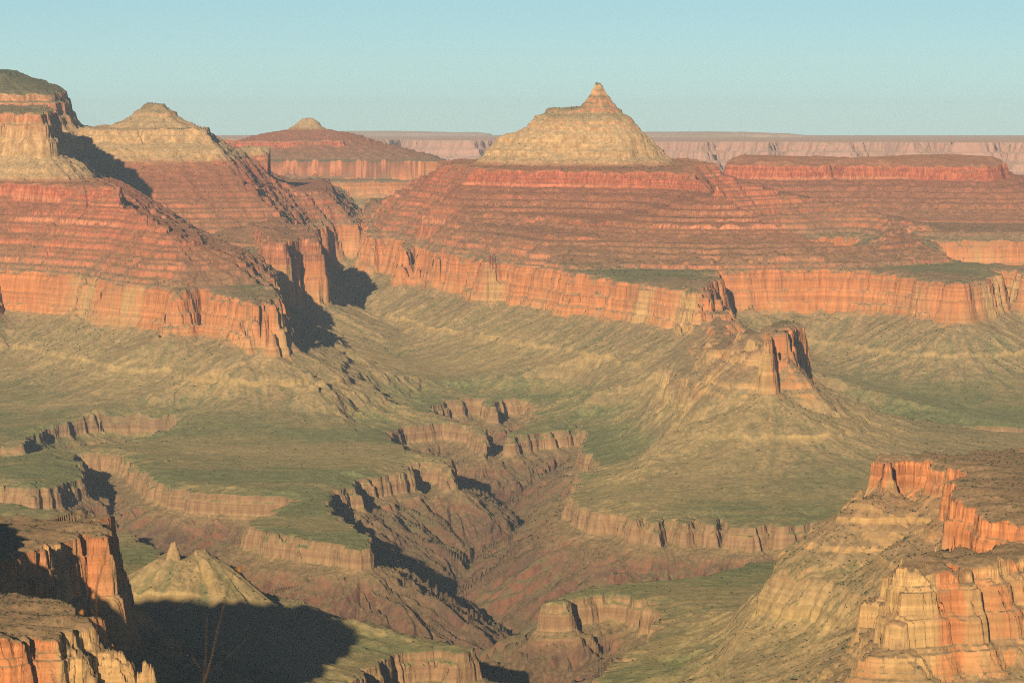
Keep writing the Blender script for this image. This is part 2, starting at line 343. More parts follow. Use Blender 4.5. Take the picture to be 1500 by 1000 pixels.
def relief(x, y, full=True, aux=None):
    """height, bed coordinate and owner of ground points"""
    x = x.astype(np.float64); y = y.astype(np.float64)
    far = np.clip(y / 12000.0, 0.5, 3)
    wx = 26 * fbm(x, y, 420, 3, 1); wy = 26 * fbm(x, y, 420, 3, 5)
    jag = np.zeros(x.shape)
    for (jx, jy, jr) in JAG: jag = jag + np.exp(-((x - jx) ** 2 + (y - jy) ** 2) / jr ** 2)
    n1 = (ridged(x, y, 130, 11) - 0.4) * 17 + (ridged(x + wx, y + wy, 52, 12) - 0.4) * 4
    n1 = n1 + np.round(fbm(x, y, 62, 2, 19) * 4) / 4 * 13
    n1 = n1 + 16 * sstep(0.075, 0.03, np.abs(fbm(x, y, 230, 2, 22))) * (vnoise(x / 330, y / 330, 24) > 0.0)
    if full:
        n1 = n1 + (ridged(x, y, 22, 13) - 0.4) * 2.4 + np.round(vnoise(x / 27, y / 25, 25) * 2.4) / 2.4 * 4 + vnoise(x / 8, y / 8, 14) * 2.2
        n1 = n1 + jag * (ridged(x, y, 62, 15) * 36 + ridged(x, y, 26, 16) * 16)
        nb = y < 7600
        n1 = n1 + np.where(nb, np.round(fbm((x * 0.8 + y * 0.6), (y * 0.8 - x * 0.6), 15, 2, 17) * 3.5) / 3.5 * 2.4, 0)
    dp = dip(y)
    z = np.full(x.shape, -900.0); s = np.full(x.shape, -900.0); own = np.zeros(x.shape, np.int16)
    dr = np.full(x.shape, 9999.0)
    for L in LAND:
        m = L['f'].mask(x, y)
        if not m.any(): continue
        xm, ym = x[m], y[m]; W = L['warp']
        d = L['f'].at(xm + wx[m] * W, ym + wy[m] * W)
        fl_ = L['flute'] * (0.55 if 'red_' in L['owner'] else 1.0)
        d = d + n1[m] * (W if W < 3 else 1.0) * fl_ * np.where(d > 60, 0.6, 1.0)
        ss = np.interp(d, L['d'], L['s'])
        if L['name'].startswith('redwall') or L['name'].startswith('bluff_') or L['name'] == 'dome_redwall':
            fan = -664 + 52 * np.maximum(-0.5, fbm(xm, ym, 300, 3, 41)) - 0.6 * np.maximum(d, 0)
            ss = np.where((d > 0) & (d < 180), np.maximum(ss, fan), ss)
        if L['name'].startswith('redwall') or L['name'] == 'dome_redwall':
            dr[m] = np.minimum(dr[m], d)
        elif L['s'][1] > -400 and L['owner'] not in ('near_bluff', 'far', 'main'):
            ss = np.minimum(ss, -519 + np.maximum(0, -dr[m]) * 1.0 - np.maximum(0, dr[m]) * 20)
        zz = ss * L['zk'] + L['zo'] + (dp[m] if L['dip'] else 0)
        if L['bump']:
            b = np.where(d < 0, 1, 0) * sstep(0, 60, -d) * L['bump'] * (0.35 + fbm(xm, ym, 300 * max(1, W / 2), 2, 21))
            zz = zz + b; ss = ss + (b if L['owner'] == 'far' else 0)
        up = zz > z[m]
        idx = np.flatnonzero(m.ravel())[up]
        z.ravel()[idx] = zz[up]; s.ravel()[idx] = ss[up]; own.ravel()[idx] = OWN[L['owner']]
    # platform floor
    fl = -862 + 30 * fbm(x, y, 900, 4, 31) + dp
    low = y < 26000
    k = np.where(low, 26.0, 5.0)                    # smooth join between the talus and the platform
    t = np.clip(0.5 + 0.5 * (z - fl) / k, 0, 1)
    zj = fl * (1 - t) + z * t + k * t * (1 - t)
    ok = low & (z < -560)
    z = np.where(ok, zj, np.where(low, np.maximum(z, fl), z))
    s = np.where(ok, z - dp, s)
    for Cv in CARVE:
        m = Cv['f'].mask(x, y)
        if not m.any(): continue
        xm, ym = x[m], y[m]
        d = -Cv['f'].at(xm + wx[m] * 0.4, ym + wy[m] * 0.4) + n1[m] * 0.9 + 7 * fbm(xm, ym, 60, 2, 91)
        ss = np.interp(d, Cv['d'], Cv['s'])
        zz = ss + dp[m]
        dn = (zz < z[m]) & (d > -880)
        idx = np.flatnonzero(m.ravel())[dn]
        z.ravel()[idx] = zz[dn]; s.ravel()[idx] = ss[dn]
        own.ravel()[idx] = 0
    return z, s, own

# ------------------------------------------------------------------ fall-line gullies
# smooth raster of the ground gives the downhill direction; stripes follow it
GX0, GX1, GY0, GY1, GR = -3300.0, 2600.0, 3500.0, 26000.0, 24.0
gx = np.arange(GX0, GX1, GR); gy = np.arange(GY0, GY1, GR)
GXX, GYY = np.meshgrid(gx, gy)
gz, _, _ = relief(GXX, GYY, False)
def blur(a, n):
    for _ in range(n):
        p = np.pad(a, 1, mode='edge')
        a = (p[:-2, 1:-1] + p[2:, 1:-1] + p[1:-1, :-2] + p[1:-1, 2:] + 2 * a) / 6
    return a
gb = blur(gz, 5)
gdy, gdx = np.gradient(gb, GR)
def ras(A, x, y):
    u = np.clip((x - GX0) / GR, 0, A.shape[1] - 1.001); v = np.clip((y - GY0) / GR, 0, A.shape[0] - 1.001)
    ui = u.astype(np.int32); vi = v.astype(np.int32); fu = u - ui; fv = v - vi
    return (A[vi, ui] * (1 - fu) + A[vi, ui + 1] * fu) * (1 - fv) + (A[vi + 1, ui] * (1 - fu) + A[vi + 1, ui + 1] * fu) * fv

def stripes(x, y, dx, dy, cell, seed):
    """ridges running along (dx, dy); returns cosine and sine of the phase"""
    cx = np.floor(x / cell); cy = np.floor(y / cell)
    C_ = np.zeros(x.shape, np.float32); S_ = np.zeros(x.shape, np.float32)
    sx, sy = -dy, dx
    for i in (-1, 0, 1):
        for j in (-1, 0, 1):
            ix = (cx + i).astype(np.int32); iy = (cy + j).astype(np.int32)
            r1 = _LAT[(iy + seed * 17) & 511, (ix + seed * 5) & 511] * 0.4; r2 = _LAT[(iy + seed * 29 + 100) & 511, (ix + 57) & 511] * 0.4
            vx = x / cell - (ix + 0.5 + r1); vy = y / cell - (iy + 0.5 + r2)
            wgt = np.maximum(0, np.exp(-2.2 * (vx * vx + vy * vy)) - 0.012)
            ph = (vx * sx + vy * sy) * (2 * math.pi * 2.2) + r1 * 9
            C_ += np.cos(ph) * wgt; S_ += np.sin(ph) * wgt
    L = np.sqrt(C_ * C_ + S_ * S_) + 0.06
    return C_ / L, S_ / L

def gullies(x, y, s):
    hx = ras(gdx, x, y); hy = ras(gdy, x, y)
    sl = np.sqrt(hx * hx + hy * hy) + 1e-6
    dx, dy = hx / sl, hy / sl
    steep = sstep(0.03, 0.35, sl)
    gorge = sstep(-880, -960, s); red = sstep(-500, -300, s)
    cl = sstep(-516, -530, s) * sstep(-690, -664, s)
    tap = sstep(-840, -858, s) * sstep(-935, -915, s)
    steep = steep * (1 - 0.9 * cl) * (1 - 0.8 * tap)
    tot = np.zeros(x.shape); wash = np.zeros(x.shape)
    steep = np.maximum(steep, 0.22 * (s < -780) * (s > -870))
    for k, (cell, at, ag, ar) in enumerate(((300, 4.2, 13.0, 3.5), (150, 2.4, 7.5, 1.6), (72, 1.1, 4.6, 0.8), (34, 0.5, 2.8, 0.4))):
        c, sn = stripes(x, y, dx, dy, cell, k + 1)
        amp = (at * (1 - gorge) + ag * gorge) * (1 - red) + ar * red
        tot = tot + amp * steep * c
        wash = wash + c * (0.25, 0.45, 0.35, 0.2)[k]
        # side gullies lean towards the parent gully
        kx = -dy * sn * 0.3; ky = dx * sn * 0.3
        dx = dx + kx; dy = dy + ky
        q = np.sqrt(dx * dx + dy * dy) + 1e-6; dx /= q; dy /= q
    return tot, wash * sstep(0.02, 0.2, sl)

def xx_ratio(x, y):
    return x / y * F + 750
def ground(x, y):
    z, s, own = relief(x, y, True)
    near = (y < 25500)
    g, wash = gullies(x, y, s)
    # cliffs keep their faces, slopes carry the gullies
    g = g * near
    z = z + g
    # bedding steps on bare rock
    bare = np.clip(sstep(-700, -662, s) + sstep(-850, -862, s) * sstep(-1000, -920, s) * 0.6, 0, 1)
    s = s + g * (0.35 + 0.65 * bare)
    bare = np.where((own == OWN['stepped_bluff']) & (s < -558) & (xx_ratio(x, y) < 1388), bare * 0.12, bare)
    st = terrace(s, bare)
    thin = np.where((y < 7600) & (s > -700) & (s < -523), np.interp(st, NZ_, NO_) - st, 0)
    thin = np.where((own == OWN['stepped_bluff']) & (s < -558) & (xx_ratio(x, y) < 1388), thin * 0.1, thin)
    st = st + thin
    z = z + (st - s) * np.where(near, 1, 0.8)
    hard = np.interp(s, TZ[1:], np.tile([0.0, 1.0], len(TZ))[:len(TZ) - 1])
    hk = np.searchsorted(TZ, s); hard = (hk % 2 == 0).astype(np.float64)
    hard = np.where((y < 7600) & (s < -523) & (s > -700), (np.searchsorted(NZ_, st - thin) % 2 == 0), hard)
    hard = np.where((own == OWN['stepped_bluff']) & (s < -558) & (xx_ratio(x, y) < 1388), 0.35, hard)
    thin = 0
    rough = fbm(x, y, 14, 2, 61) * 0.6 + fbm(x, y, 60, 2, 62) * 1.2
    z = z + rough * near
    return z, s, own, wash, hard

# ------------------------------------------------------------------ sampling columns and rows
cols = np.concatenate([np.arange(-880, -30, 7.0), np.arange(-30, 1530, 1.0), np.arange(1530, 1700, 7.0)])
ang = (cols - 750.0) / F
yc = np.concatenate([np.arange(3600, 8000, 6.0), np.arange(8000, 18000, 9.0), np.arange(18000, 26000, 16.0), np.geomspace(26000, 62000, 600)])
XX = ang[:, None] * yc[None, :]; YY = np.broadcast_to(yc[None, :], XX.shape)
ZC = relief(XX, YY, False)[0]
dz = np.diff(ZC, axis=1); dyc = np.diff(yc)[None, :]
ym = (yc[1:] + yc[:-1])[None, :] / 2
slope = dz / dyc - ZC[:, 1:] / ym                 # climb above the line of sight
wgt = np.where(slope > 0, slope, -0.25 * slope) + 0.035
wgt = wgt * dyc / ym
wgt[:, ym[0] > 26000] *= 0.9
for ker in (14, 14):
    cs = np.cumsum(np.pad(wgt, ((ker + 1, ker), (0, 0)), mode='edge'), axis=0)
    wgt = (cs[2 * ker + 1:] - cs[:-2 * ker - 1]) / (2 * ker + 1)
NR_WANT = 2500
edges = [3600, 4700, 5600, 6500, 7400, 8200, 9000, 9800, 10600, 11400, 12200, 13000, 13600, 14200, 14800, 15400, 16000, 16800, 17600, 18600, 20000, 22000, 24000, 27000, 31000, 38000, 62000]
eidx = np.searchsorted((yc[1:] + yc[:-1]) / 2, edges); eidx[0] = 0; eidx[-1] = wgt.shape[1]
mean_w = np.percentile(wgt, 80, axis=0) + 0.25 * wgt.max(axis=0); tot_w = mean_w.sum()
parts = []
for a, b in zip(eidx[:-1], eidx[1:]):
    nrow = max(6, int(round(NR_WANT * mean_w[a:b].sum() / tot_w)))
    seg = np.concatenate([np.zeros((len(cols), 1)), np.cumsum(wgt[:, a:b], axis=1)], axis=1); seg /= seg[:, -1:]
    tt = np.linspace(0, 1, nrow + 1)[:-1]
    pr = np.empty((len(cols), nrow))
    for j in range(len(cols)): pr[j] = np.interp(tt, seg[j], yc[a:b + 1])
    parts.append(pr)
YR = np.concatenate(parts + [np.full((len(cols), 1), 62000.0)], axis=1)
NR = YR.shape[1]
XR = ang[:, None] * YR
print('rows', round(time.time() - T0, 1))
WR = np.empty_like(YR); HR = np.empty_like(YR); ZR = np.empty_like(YR); SR = np.empty_like(YR); OR_ = np.empty(YR.shape, np.int16)
for a in range(0, len(cols), 200):
    b = min(a + 200, len(cols))
    ZR[a:b], SR[a:b], OR_[a:b], WR[a:b], HR[a:b] = ground(XR[a:b], YR[a:b])
print('ground', round(time.time() - T0, 1), YR.shape)

# ------------------------------------------------------------------ materials
def nd(nt, t, **kw):
    n = nt.nodes.new(t)
    for k, v in kw.items():
        if k.startswith('i_'):
            n.inputs[int(k[2:]) if k[2:].isdigit() else k[2:].replace('_', ' ')].default_value = v
        else: setattr(n, k, v)
    return n
def math_(nt, op, a, b=None, clamp=False):
    n = nt.nodes.new('ShaderNodeMath'); n.operation = op; n.use_clamp = clamp
    for i, q in enumerate((a, b)):
        if q is None: continue
        if isinstance(q, (int, float)): n.inputs[i].default_value = q
        else: nt.links.new(q, n.inputs[i])
    return n.outputs[0]
def mix_(nt, fac, a, b, mode='MIX'):
    n = nt.nodes.new('ShaderNodeMix'); n.data_type = 'RGBA'; n.blend_type = mode
    for i, q in ((0, fac), (6, a), (7, b)):
        if isinstance(q, (int, float)): n.inputs[i].default_value = q
        elif isinstance(q, tuple): n.inputs[i].default_value = (*q, 1) if len(q) == 3 else q
        else: nt.links.new(q, n.inputs[i])
    return n.outputs[2]
def remap(nt, v, a, b, lo=0.0, hi=1.0, smooth=True):
    n = nt.nodes.new('ShaderNodeMapRange'); n.interpolation_type = 'SMOOTHSTEP' if smooth else 'LINEAR'
    n.inputs[1].default_value = a; n.inputs[2].default_value = b; n.inputs[3].default_value = lo; n.inputs[4].default_value = hi
    nt.links.new(v, n.inputs[0]); return n.outputs[0]
def vec_(nt, x, y, z):
    n = nt.nodes.new('ShaderNodeCombineXYZ')
    for i, q in enumerate((x, y, z)):
        if isinstance(q, (int, float)): n.inputs[i].default_value = q
        else: nt.links.new(q, n.inputs[i])
    return n.outputs[0]
def noise_(nt, vec, scale=1.0, detail=3.0, rough=0.55):
    n = nt.nodes.new('ShaderNodeTexNoise'); n.inputs['Scale'].default_value = scale
    n.inputs['Detail'].default_value = detail; n.inputs['Roughness'].default_value = rough
    nt.links.new(vec, n.inputs['Vector']); return n.outputs[0]
def ramp_(nt, v, lo, hi, stops):
    n = nt.nodes.new('ShaderNodeValToRGB'); cr = n.color_ramp
    stops = sorted(stops)
    while len(cr.elements) > 1: cr.elements.remove(cr.elements[-1])
    for i, (p, c) in enumerate(stops):
        q = (p - lo) / (hi - lo)
        e = cr.elements[0] if i == 0 else cr.elements.new(q)
        e.position = q; e.color = (*c, 1)
    nt.links.new(remap(nt, v, lo, hi, smooth=False), n.inputs[0]); return n.outputs[0]

def rock_material():
    m = bpy.data.materials.new('canyon_rock'); m.use_nodes = True
    nt = m.node_tree; nt.nodes.clear()
    out = nd(nt, 'ShaderNodeOutputMaterial'); bs = nd(nt, 'ShaderNodeBsdfDiffuse')
    bs.inputs['Roughness'].default_value = 0.4
    nt.links.new(bs.outputs[0], out.inputs[0])
    at = nd(nt, 'ShaderNodeAttribute', attribute_name='bed')
    S = at.outputs['Fac']
    HARD = nd(nt, 'ShaderNodeAttribute', attribute_name='hard').outputs['Fac']
    WASH = nd(nt, 'ShaderNodeAttribute', attribute_name='wash').outputs['Fac']
    STAIN = nd(nt, 'ShaderNodeAttribute', attribute_name='stain').outputs['Fac']
    geo = nd(nt, 'ShaderNodeNewGeometry')
    sp = nd(nt, 'ShaderNodeSeparateXYZ'); nt.links.new(geo.outputs['Position'], sp.inputs[0])
    X, Y, Z = sp.outputs
    sn = nd(nt, 'ShaderNodeSeparateXYZ'); nt.links.new(geo.outputs['Normal'], sn.inputs[0])
    NZ = sn.outputs[2]
    P = lambda kx, kz: vec_(nt, math_(nt, 'MULTIPLY', X, kx), math_(nt, 'MULTIPLY', Y, kx), math_(nt, 'MULTIPLY', Z, kz))
    big = noise_(nt, P(1/420, 1/420), 1, 3)
    mid = noise_(nt, P(1/70, 1/70), 1, 4)
    fine = noise_(nt, P(1/9, 1/9), 1, 3, 0.7)
    streak = noise_(nt, P(1/16, 1/150), 1, 4, 0.65)
    wide = noise_(nt, P(1/110, 1/260), 1, 3, 0.6)
    # the bed lines wander a little
    Sj = math_(nt, 'ADD', S, math_(nt, 'MULTIPLY', math_(nt, 'SUBTRACT', mid, 0.5), 14))
    bed = noise_(nt, vec_(nt, math_(nt, 'MULTIPLY', X, 1/900), math_(nt, 'MULTIPLY', Y, 1/900), math_(nt, 'MULTIPLY', S, 1/9)), 1, 4, 0.75)
    bed2 = noise_(nt, vec_(nt, math_(nt, 'MULTIPLY', X, 1/1500), math_(nt, 'MULTIPLY', Y, 1/1500), math_(nt, 'MULTIPLY', S, 1/34)), 1, 2, 0.6)
    cliff = ramp_(nt, Sj, -1400, 160, [
        (-1400, (0.13, 0.075, 0.052)), (-1100, (0.17, 0.09, 0.06)), (-960, (0.20, 0.105, 0.068)), (-925, (0.30, 0.17, 0.095)), (-912, (0.42, 0.275, 0.145)), (-890, (0.33, 0.20, 0.11)), (-870, (0.38, 0.24, 0.125)), (-858, (0.30, 0.19, 0.11)),
        (-790, (0.34, 0.25, 0.13)), (-735, (0.47, 0.335, 0.15)), (-690, (0.42, 0.29, 0.15)), (-660, (0.50, 0.29, 0.13)),
        (-610, (0.56, 0.27, 0.125)), (-560, (0.53, 0.23, 0.10)), (-522, (0.50, 0.205, 0.092)), (-505, (0.40, 0.17, 0.09)), (-440, (0.42, 0.150, 0.080)), (-330, (0.42, 0.140, 0.076)),
        (-298, (0.43, 0.128, 0.070)), (-245, (0.43, 0.132, 0.070)), (-232, (0.38, 0.13, 0.08)), (-224, (0.52, 0.345, 0.18)), (-130, (0.55, 0.37, 0.195)), (-60, (0.53, 0.32, 0.17)), (-25, (0.52, 0.235, 0.125)), (25, (0.54, 0.30, 0.16)), (60, (0.55, 0.37, 0.20)), (120, (0.50, 0.36, 0.24))])
    soil = ramp_(nt, Sj, -1400, 160, [
        (-1400, (0.145, 0.095, 0.06)), (-1000, (0.17, 0.11, 0.065)), (-930, (0.21, 0.145, 0.078)), (-905, (0.28, 0.20, 0.10)), (-872, (0.25, 0.205, 0.095)), (-845, (0.27, 0.225, 0.10)), (-790, (0.29, 0.222, 0.115)),
        (-740, (0.33, 0.245, 0.125)), (-690, (0.29, 0.215, 0.115)), (-640, (0.31, 0.22, 0.118)), (-560, (0.34, 0.21, 0.115)), (-518, (0.27, 0.185, 0.105)), (-480, (0.29, 0.16, 0.09)),
        (-400, (0.31, 0.145, 0.08)), (-300, (0.32, 0.13, 0.075)), (-240, (0.37, 0.16, 0.09)), (-215, (0.42, 0.29, 0.16)), (-100, (0.46, 0.32, 0.18)), (30, (0.16, 0.14, 0.08)), (120, (0.12, 0.12, 0.07))])
    # cream stone shows through the red stain of the limestone
    redz = math_(nt, 'MULTIPLY', remap(nt, S, -672, -650), remap(nt, S, -505, -520))
    st_ = math_(nt, 'ADD', STAIN, math_(nt, 'ADD', math_(nt, 'MULTIPLY', math_(nt, 'SUBTRACT', streak, 0.5), 1.3), math_(nt, 'MULTIPLY', math_(nt, 'SUBTRACT', wide, 0.5), 1.1)))
    cream = math_(nt, 'MULTIPLY', redz, remap(nt, st_, 0.62, 0.22))
    cliff = mix_(nt, cream, cliff, (0.53, 0.34, 0.155))
    hot = math_(nt, 'MULTIPLY', redz, remap(nt, st_, 0.6, 1.05))
    cliff = mix_(nt, math_(nt, 'MULTIPLY', hot, 0.75), cliff, (0.56, 0.222, 0.085))
    # pale bands between red beds
    supz = math_(nt, 'MULTIPLY', remap(nt, S, -505, -490), remap(nt, S, -228, -245))
    cliff = mix_(nt, math_(nt, 'MULTIPLY', supz, remap(nt, bed2, 0.52, 0.62, 0, 0.4)), cliff, (0.56, 0.27, 0.15))
    cliff = mix_(nt, remap(nt, S, -245, -220, 0.55, 0.25), cliff, mix_(nt, remap(nt, bed, 0.3, 0.72), (0.62, 0.58, 0.56), (1.3, 1.3, 1.28)), 'MULTIPLY')
    cliff = mix_(nt, 0.55, cliff, mix_(nt, remap(nt, streak, 0.3, 0.7), (0.62, 0.58, 0.56), (1.25, 1.25, 1.22)), 'MULTIPLY')
    cliff = mix_(nt, remap(nt, math_(nt, 'ADD', S, remap(nt, Y, 8500, 7600, 0, 20)), -525, -505, 0.12, 1.0), cliff, mix_(nt, math_(nt, 'ADD', math_(nt, 'MULTIPLY', HARD, remap(nt, S, -220, -245, 0.15, 1.0)), remap(nt, S, -245, -220, 0.0, 0.3)), (0.80, 0.80, 0.82), (1.28, 1.30, 1.28)), 'MULTIPLY')
    capz = remap(nt, S, -236, -222)
    cliff = mix_(nt, math_(nt, 'MULTIPLY', capz, 0.8), cliff, mix_(nt, remap(nt, noise_(nt, P(1/24, 1/34), 1, 4, 0.75), 0.36, 0.64), (0.68, 0.60, 0.54), (1.22, 1.20, 1.18)), 'MULTIPLY')
    # green brush on the flats, tan wash tongues on the slopes
    wz = math_(nt, 'MULTIPLY', remap(nt, S, -905, -880), remap(nt, S, -640, -670))
    soil = mix_(nt, math_(nt, 'MULTIPLY', wz, remap(nt, math_(nt, 'ADD', WASH, math_(nt, 'MULTIPLY', math_(nt, 'SUBTRACT', mid, 0.5), 1.2)), 0.05, 0.7, 0, 0.62)), soil, (0.42, 0.30, 0.145))
    soil = mix_(nt, math_(nt, 'MULTIPLY', wz, remap(nt, math_(nt, 'ADD', WASH, math_(nt, 'MULTIPLY', math_(nt, 'SUBTRACT', mid, 0.5), -0.8)), -0.1, -0.7, 0, 0.7)), soil, (0.185, 0.185, 0.085))
    huge = noise_(nt, P(1/1000, 1/1000), 1, 5, 0.6)
    soil = mix_(nt, math_(nt, 'MULTIPLY', wz, remap(nt, huge, 0.52, 0.66, 0, 0.6)), soil, (0.36, 0.27, 0.13))
    brush = math_(nt, 'MULTIPLY', math_(nt, 'MULTIPLY', remap(nt, S, -760, -850), remap(nt, S, -905, -880)), remap(nt, math_(nt, 'ADD', math_(nt, 'MULTIPLY', mid, 0.3), math_(nt, 'ADD', math_(nt, 'MULTIPLY', big, 0.5), math_(nt, 'MULTIPLY', huge, -0.9))), -0.12, 0.04))
    soil = mix_(nt, math_(nt, 'MULTIPLY', brush, 0.85), soil, (0.165, 0.18, 0.075))
    bench = math_(nt, 'MULTIPLY', math_(nt, 'MULTIPLY', remap(nt, S, -540, -515), remap(nt, S, -480, -505)), remap(nt, NZ, 0.9, 0.98))
    soil = mix_(nt, math_(nt, 'MULTIPLY', bench, remap(nt, math_(nt, 'MULTIPLY', big, remap(nt, Y, 7000, 9000, 0.6, 1)), 0.42, 0.6)), soil, (0.19, 0.17, 0.085))
    soil = mix_(nt, 0.6, soil, mix_(nt, remap(nt, fine, 0.3, 0.7), (0.58, 0.60, 0.58), (1.4, 1.36, 1.32)), 'MULTIPLY')
    mot = noise_(nt, P(1/30, 1/30), 1, 4, 0.7)
    soil = mix_(nt, 0.7, soil, mix_(nt, remap(nt, mot, 0.32, 0.68), (0.70, 0.74, 0.72), (1.28, 1.22, 1.22)), 'MULTIPLY')
    sl = remap(nt, math_(nt, 'ADD', NZ, math_(nt, 'MULTIPLY', math_(nt, 'SUBTRACT', fine, 0.5), 0.3)), 0.50, 0.74)
    gz_ = remap(nt, S, -905, -960)
    cliff = mix_(nt, math_(nt, 'MULTIPLY', gz_, remap(nt, math_(nt, 'ADD', big, math_(nt, 'MULTIPLY', streak, 0.4)), 0.66, 0.84)), cliff, (0.27, 0.12, 0.068))
    cliff = mix_(nt, math_(nt, 'MULTIPLY', gz_, remap(nt, math_(nt, 'ADD', wide, math_(nt, 'MULTIPLY', mid, 0.5)), 0.70, 0.60, 0, 0.7)), cliff, (0.115, 0.08, 0.058))
    soil = mix_(nt, math_(nt, 'MULTIPLY', gz_, remap(nt, math_(nt, 'ADD', big, math_(nt, 'MULTIPLY', mid, 0.6)), 0.78, 0.95, 0, 0.7)), soil, (0.18, 0.15, 0.075))
    col = mix_(nt, sl, cliff, soil)
    col = mix_(nt, remap(nt, Y, 24500, 27500, 0, 0.6), col, (0.55, 0.38, 0.31))  # paler far rock, with some of the distance haze put into its colour
    # low scrub too small to stand out
    vo = nd(nt, 'ShaderNodeTexVoronoi'); vo.inputs['Scale'].default_value = 1; nt.links.new(P(1/11, 1/11), vo.inputs['Vector'])
    dots = math_(nt, 'MULTIPLY', remap(nt, vo.outputs['Distance'], 0.27, 0.16), math_(nt, 'MULTIPLY', remap(nt, NZ, 0.55, 0.75), remap(nt, math_(nt, 'ADD', mid, math_(nt, 'MULTIPLY', big, 0.6)), 0.70, 0.95)))
    col = mix_(nt, math_(nt, 'MULTIPLY', dots, 0.75), col, (0.075, 0.085, 0.04))
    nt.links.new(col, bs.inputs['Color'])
    bp = nd(nt, 'ShaderNodeBump'); nt.links.new(remap(nt, sl, 0, 1, 0.85, 0.4), bp.inputs['Strength']); bp.inputs['Distance'].default_value = 6
    hh = math_(nt, 'ADD', math_(nt, 'MULTIPLY', fine, 0.5), math_(nt, 'ADD', math_(nt, 'MULTIPLY', streak, 0.5), math_(nt, 'MULTIPLY', bed, 0.5)))
    nt.links.new(hh, bp.inputs['Height'])
    nt.links.new(bp.outputs[0], bs.inputs['Normal'])
    return m
ROCK = rock_material()

# ------------------------------------------------------------------ meshes, one per landform
NC = len(cols)
co_all = np.stack([XR, YR, ZR], axis=-1).reshape(-1, 3).astype(np.float32)
bed_all = SR.reshape(-1).astype(np.float32)
hard_all = HR.reshape(-1).astype(np.float32)
wash_all = WR.reshape(-1).astype(np.float32)
def stain_of(u, y, z):
    """how far the red wash from the beds above has coloured the limestone (0 bare cream .. 1 deep red)"""
    front = np.interp(u, [0, 60, 100, 200, 235, 300, 370, 420, 520, 600, 640, 700, 720, 800, 900, 1000, 1060, 1200, 1330, 1420, 1500],
                         [0.8, 0.75, 0.35, 0.3, 0.55, 0.75, 0.55, 0.3, 0.6, 0.8, 0.45, 0.7, 0.5, 0.8, 0.55, 0.35, 0.6, 0.75, 0.7, 0.45, 0.4])
    tower = np.interp(u, [1040, 1110, 1125, 1170], [0.1, 0.1, 0.7, 0.8])
    upper = np.clip(np.interp(u, [1240, 1280, 1385, 1395, 1500], [0.15, 0.35, 0.6, 0.95, 0.75]) + (z + 565) / 60 * np.interp(u, [1240, 1380, 1395], [0.6, 0.6, 0]), 0, 1)
    lower = np.interp(u, [1200, 1350, 1368, 1380, 1405, 1415, 1440, 1480, 1500], [0.12, 0.15, 0.5, 0.95, 0.9, 0.3, 0.12, 0.4, 0.2])
    left = np.interp(u, [0, 30, 70, 95, 120, 150], [0.7, 0.9, 0.8, 0.3, 0.3, 0.15])
    r = np.where(y > 11800, front + 0.14, np.where(y > 9000, tower, np.where(u > 1100, np.where(y > 5500, upper, lower), np.where(y < 5000, left, 0.65))))
    return r
stain_all = (stain_of(cols[:, None] + 0 * YR, YR, ZR) + 0.5 * fbm(XR, YR, 90, 3, 71)).reshape(-1).astype(np.float32)
i0 = (np.arange(NC - 1)[:, None] * NR + np.arange(NR - 1)[None, :]).reshape(-1)
quads = np.stack([i0, i0 + NR, i0 + NR + 1, i0 + 1], axis=1)
own_q = OR_[:-1, :-1].reshape(-1).copy()
def mesh_from(name, q, coords, beds, parent=None):
    used, inv = np.unique(q.reshape(-1), return_inverse=True)
    me = bpy.data.meshes.new(name)
    me.vertices.add(len(used)); me.vertices.foreach_set('co', coords[used].reshape(-1))
    n = len(q)
    me.loops.add(n * 4); me.loops.foreach_set('vertex_index', inv.astype(np.int32).reshape(-1))
    me.polygons.add(n); me.polygons.foreach_set('loop_start', np.arange(0, n * 4, 4, dtype=np.int32))
    a = me.attributes.new('bed', 'FLOAT', 'POINT'); a.data.foreach_set('value', beds[used])
    for nm_, arr in (('wash', wash_all), ('stain', stain_all), ('hard', hard_all)):
        a = me.attributes.new(nm_, 'FLOAT', 'POINT'); a.data.foreach_set('value', arr[used])
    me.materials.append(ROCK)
    me.update(calc_edges=True)
    o = bpy.data.objects.new(name, me); COL.objects.link(o)
    return o
NAMED = {
    'temple_butte': ('butte', 'tall temple-like central butte with pale cream cap and pointed spire above red ledges', (875, 16200)),
    'dome_butte': ('butte', 'far hazy red butte with a small rounded dome summit, left of the central temple butte', (450, 23000)),
    'pyramid_butte': ('butte', 'pale pyramid-shaped peak on the skyline between the left cliffs and the domed butte', (220, 16700)),
    'wooded_mesa': ('mesa', 'highest mesa at the left edge with a dark wooded top over pale cliffs', (-50, 17000)),
    'stepped_ridge': ('ridge', 'red stepped ridge on the left with a sheer pale cliff at its top left', (100, 14400)),
    'red_mesa': ('mesa', 'long flat-topped red mesa right of the central butte, below the skyline', (1260, 17500)),
    'rock_tower': ('rock tower', 'small red limestone tower standing on a cone of tan scree right of centre', (1145, 10600)),
    'near_bluff': ('bluff', 'nearest orange and tan bluff in the bottom left corner, lit by the low sun', (0, 4400)),
    'shaded_bluff': ('bluff', 'orange bluff at lower left half in deep shadow, ending in a sheer corner', (90, 5400)),
    'stepped_bluff': ('bluff', 'orange-rimmed bluff at the right edge with scrubby slopes below its rim', (1380, 6300)),
    'banded_bluff': ('bluff', 'lowest right foreground bluff of horizontally banded tan rock with an orange streak', (1420, 5100)),
    'spire_butte': ('butte', 'small olive butte with a thin rock spire, behind the shaded bluff at lower left', (270, 6900)),
}
ROOT = {}
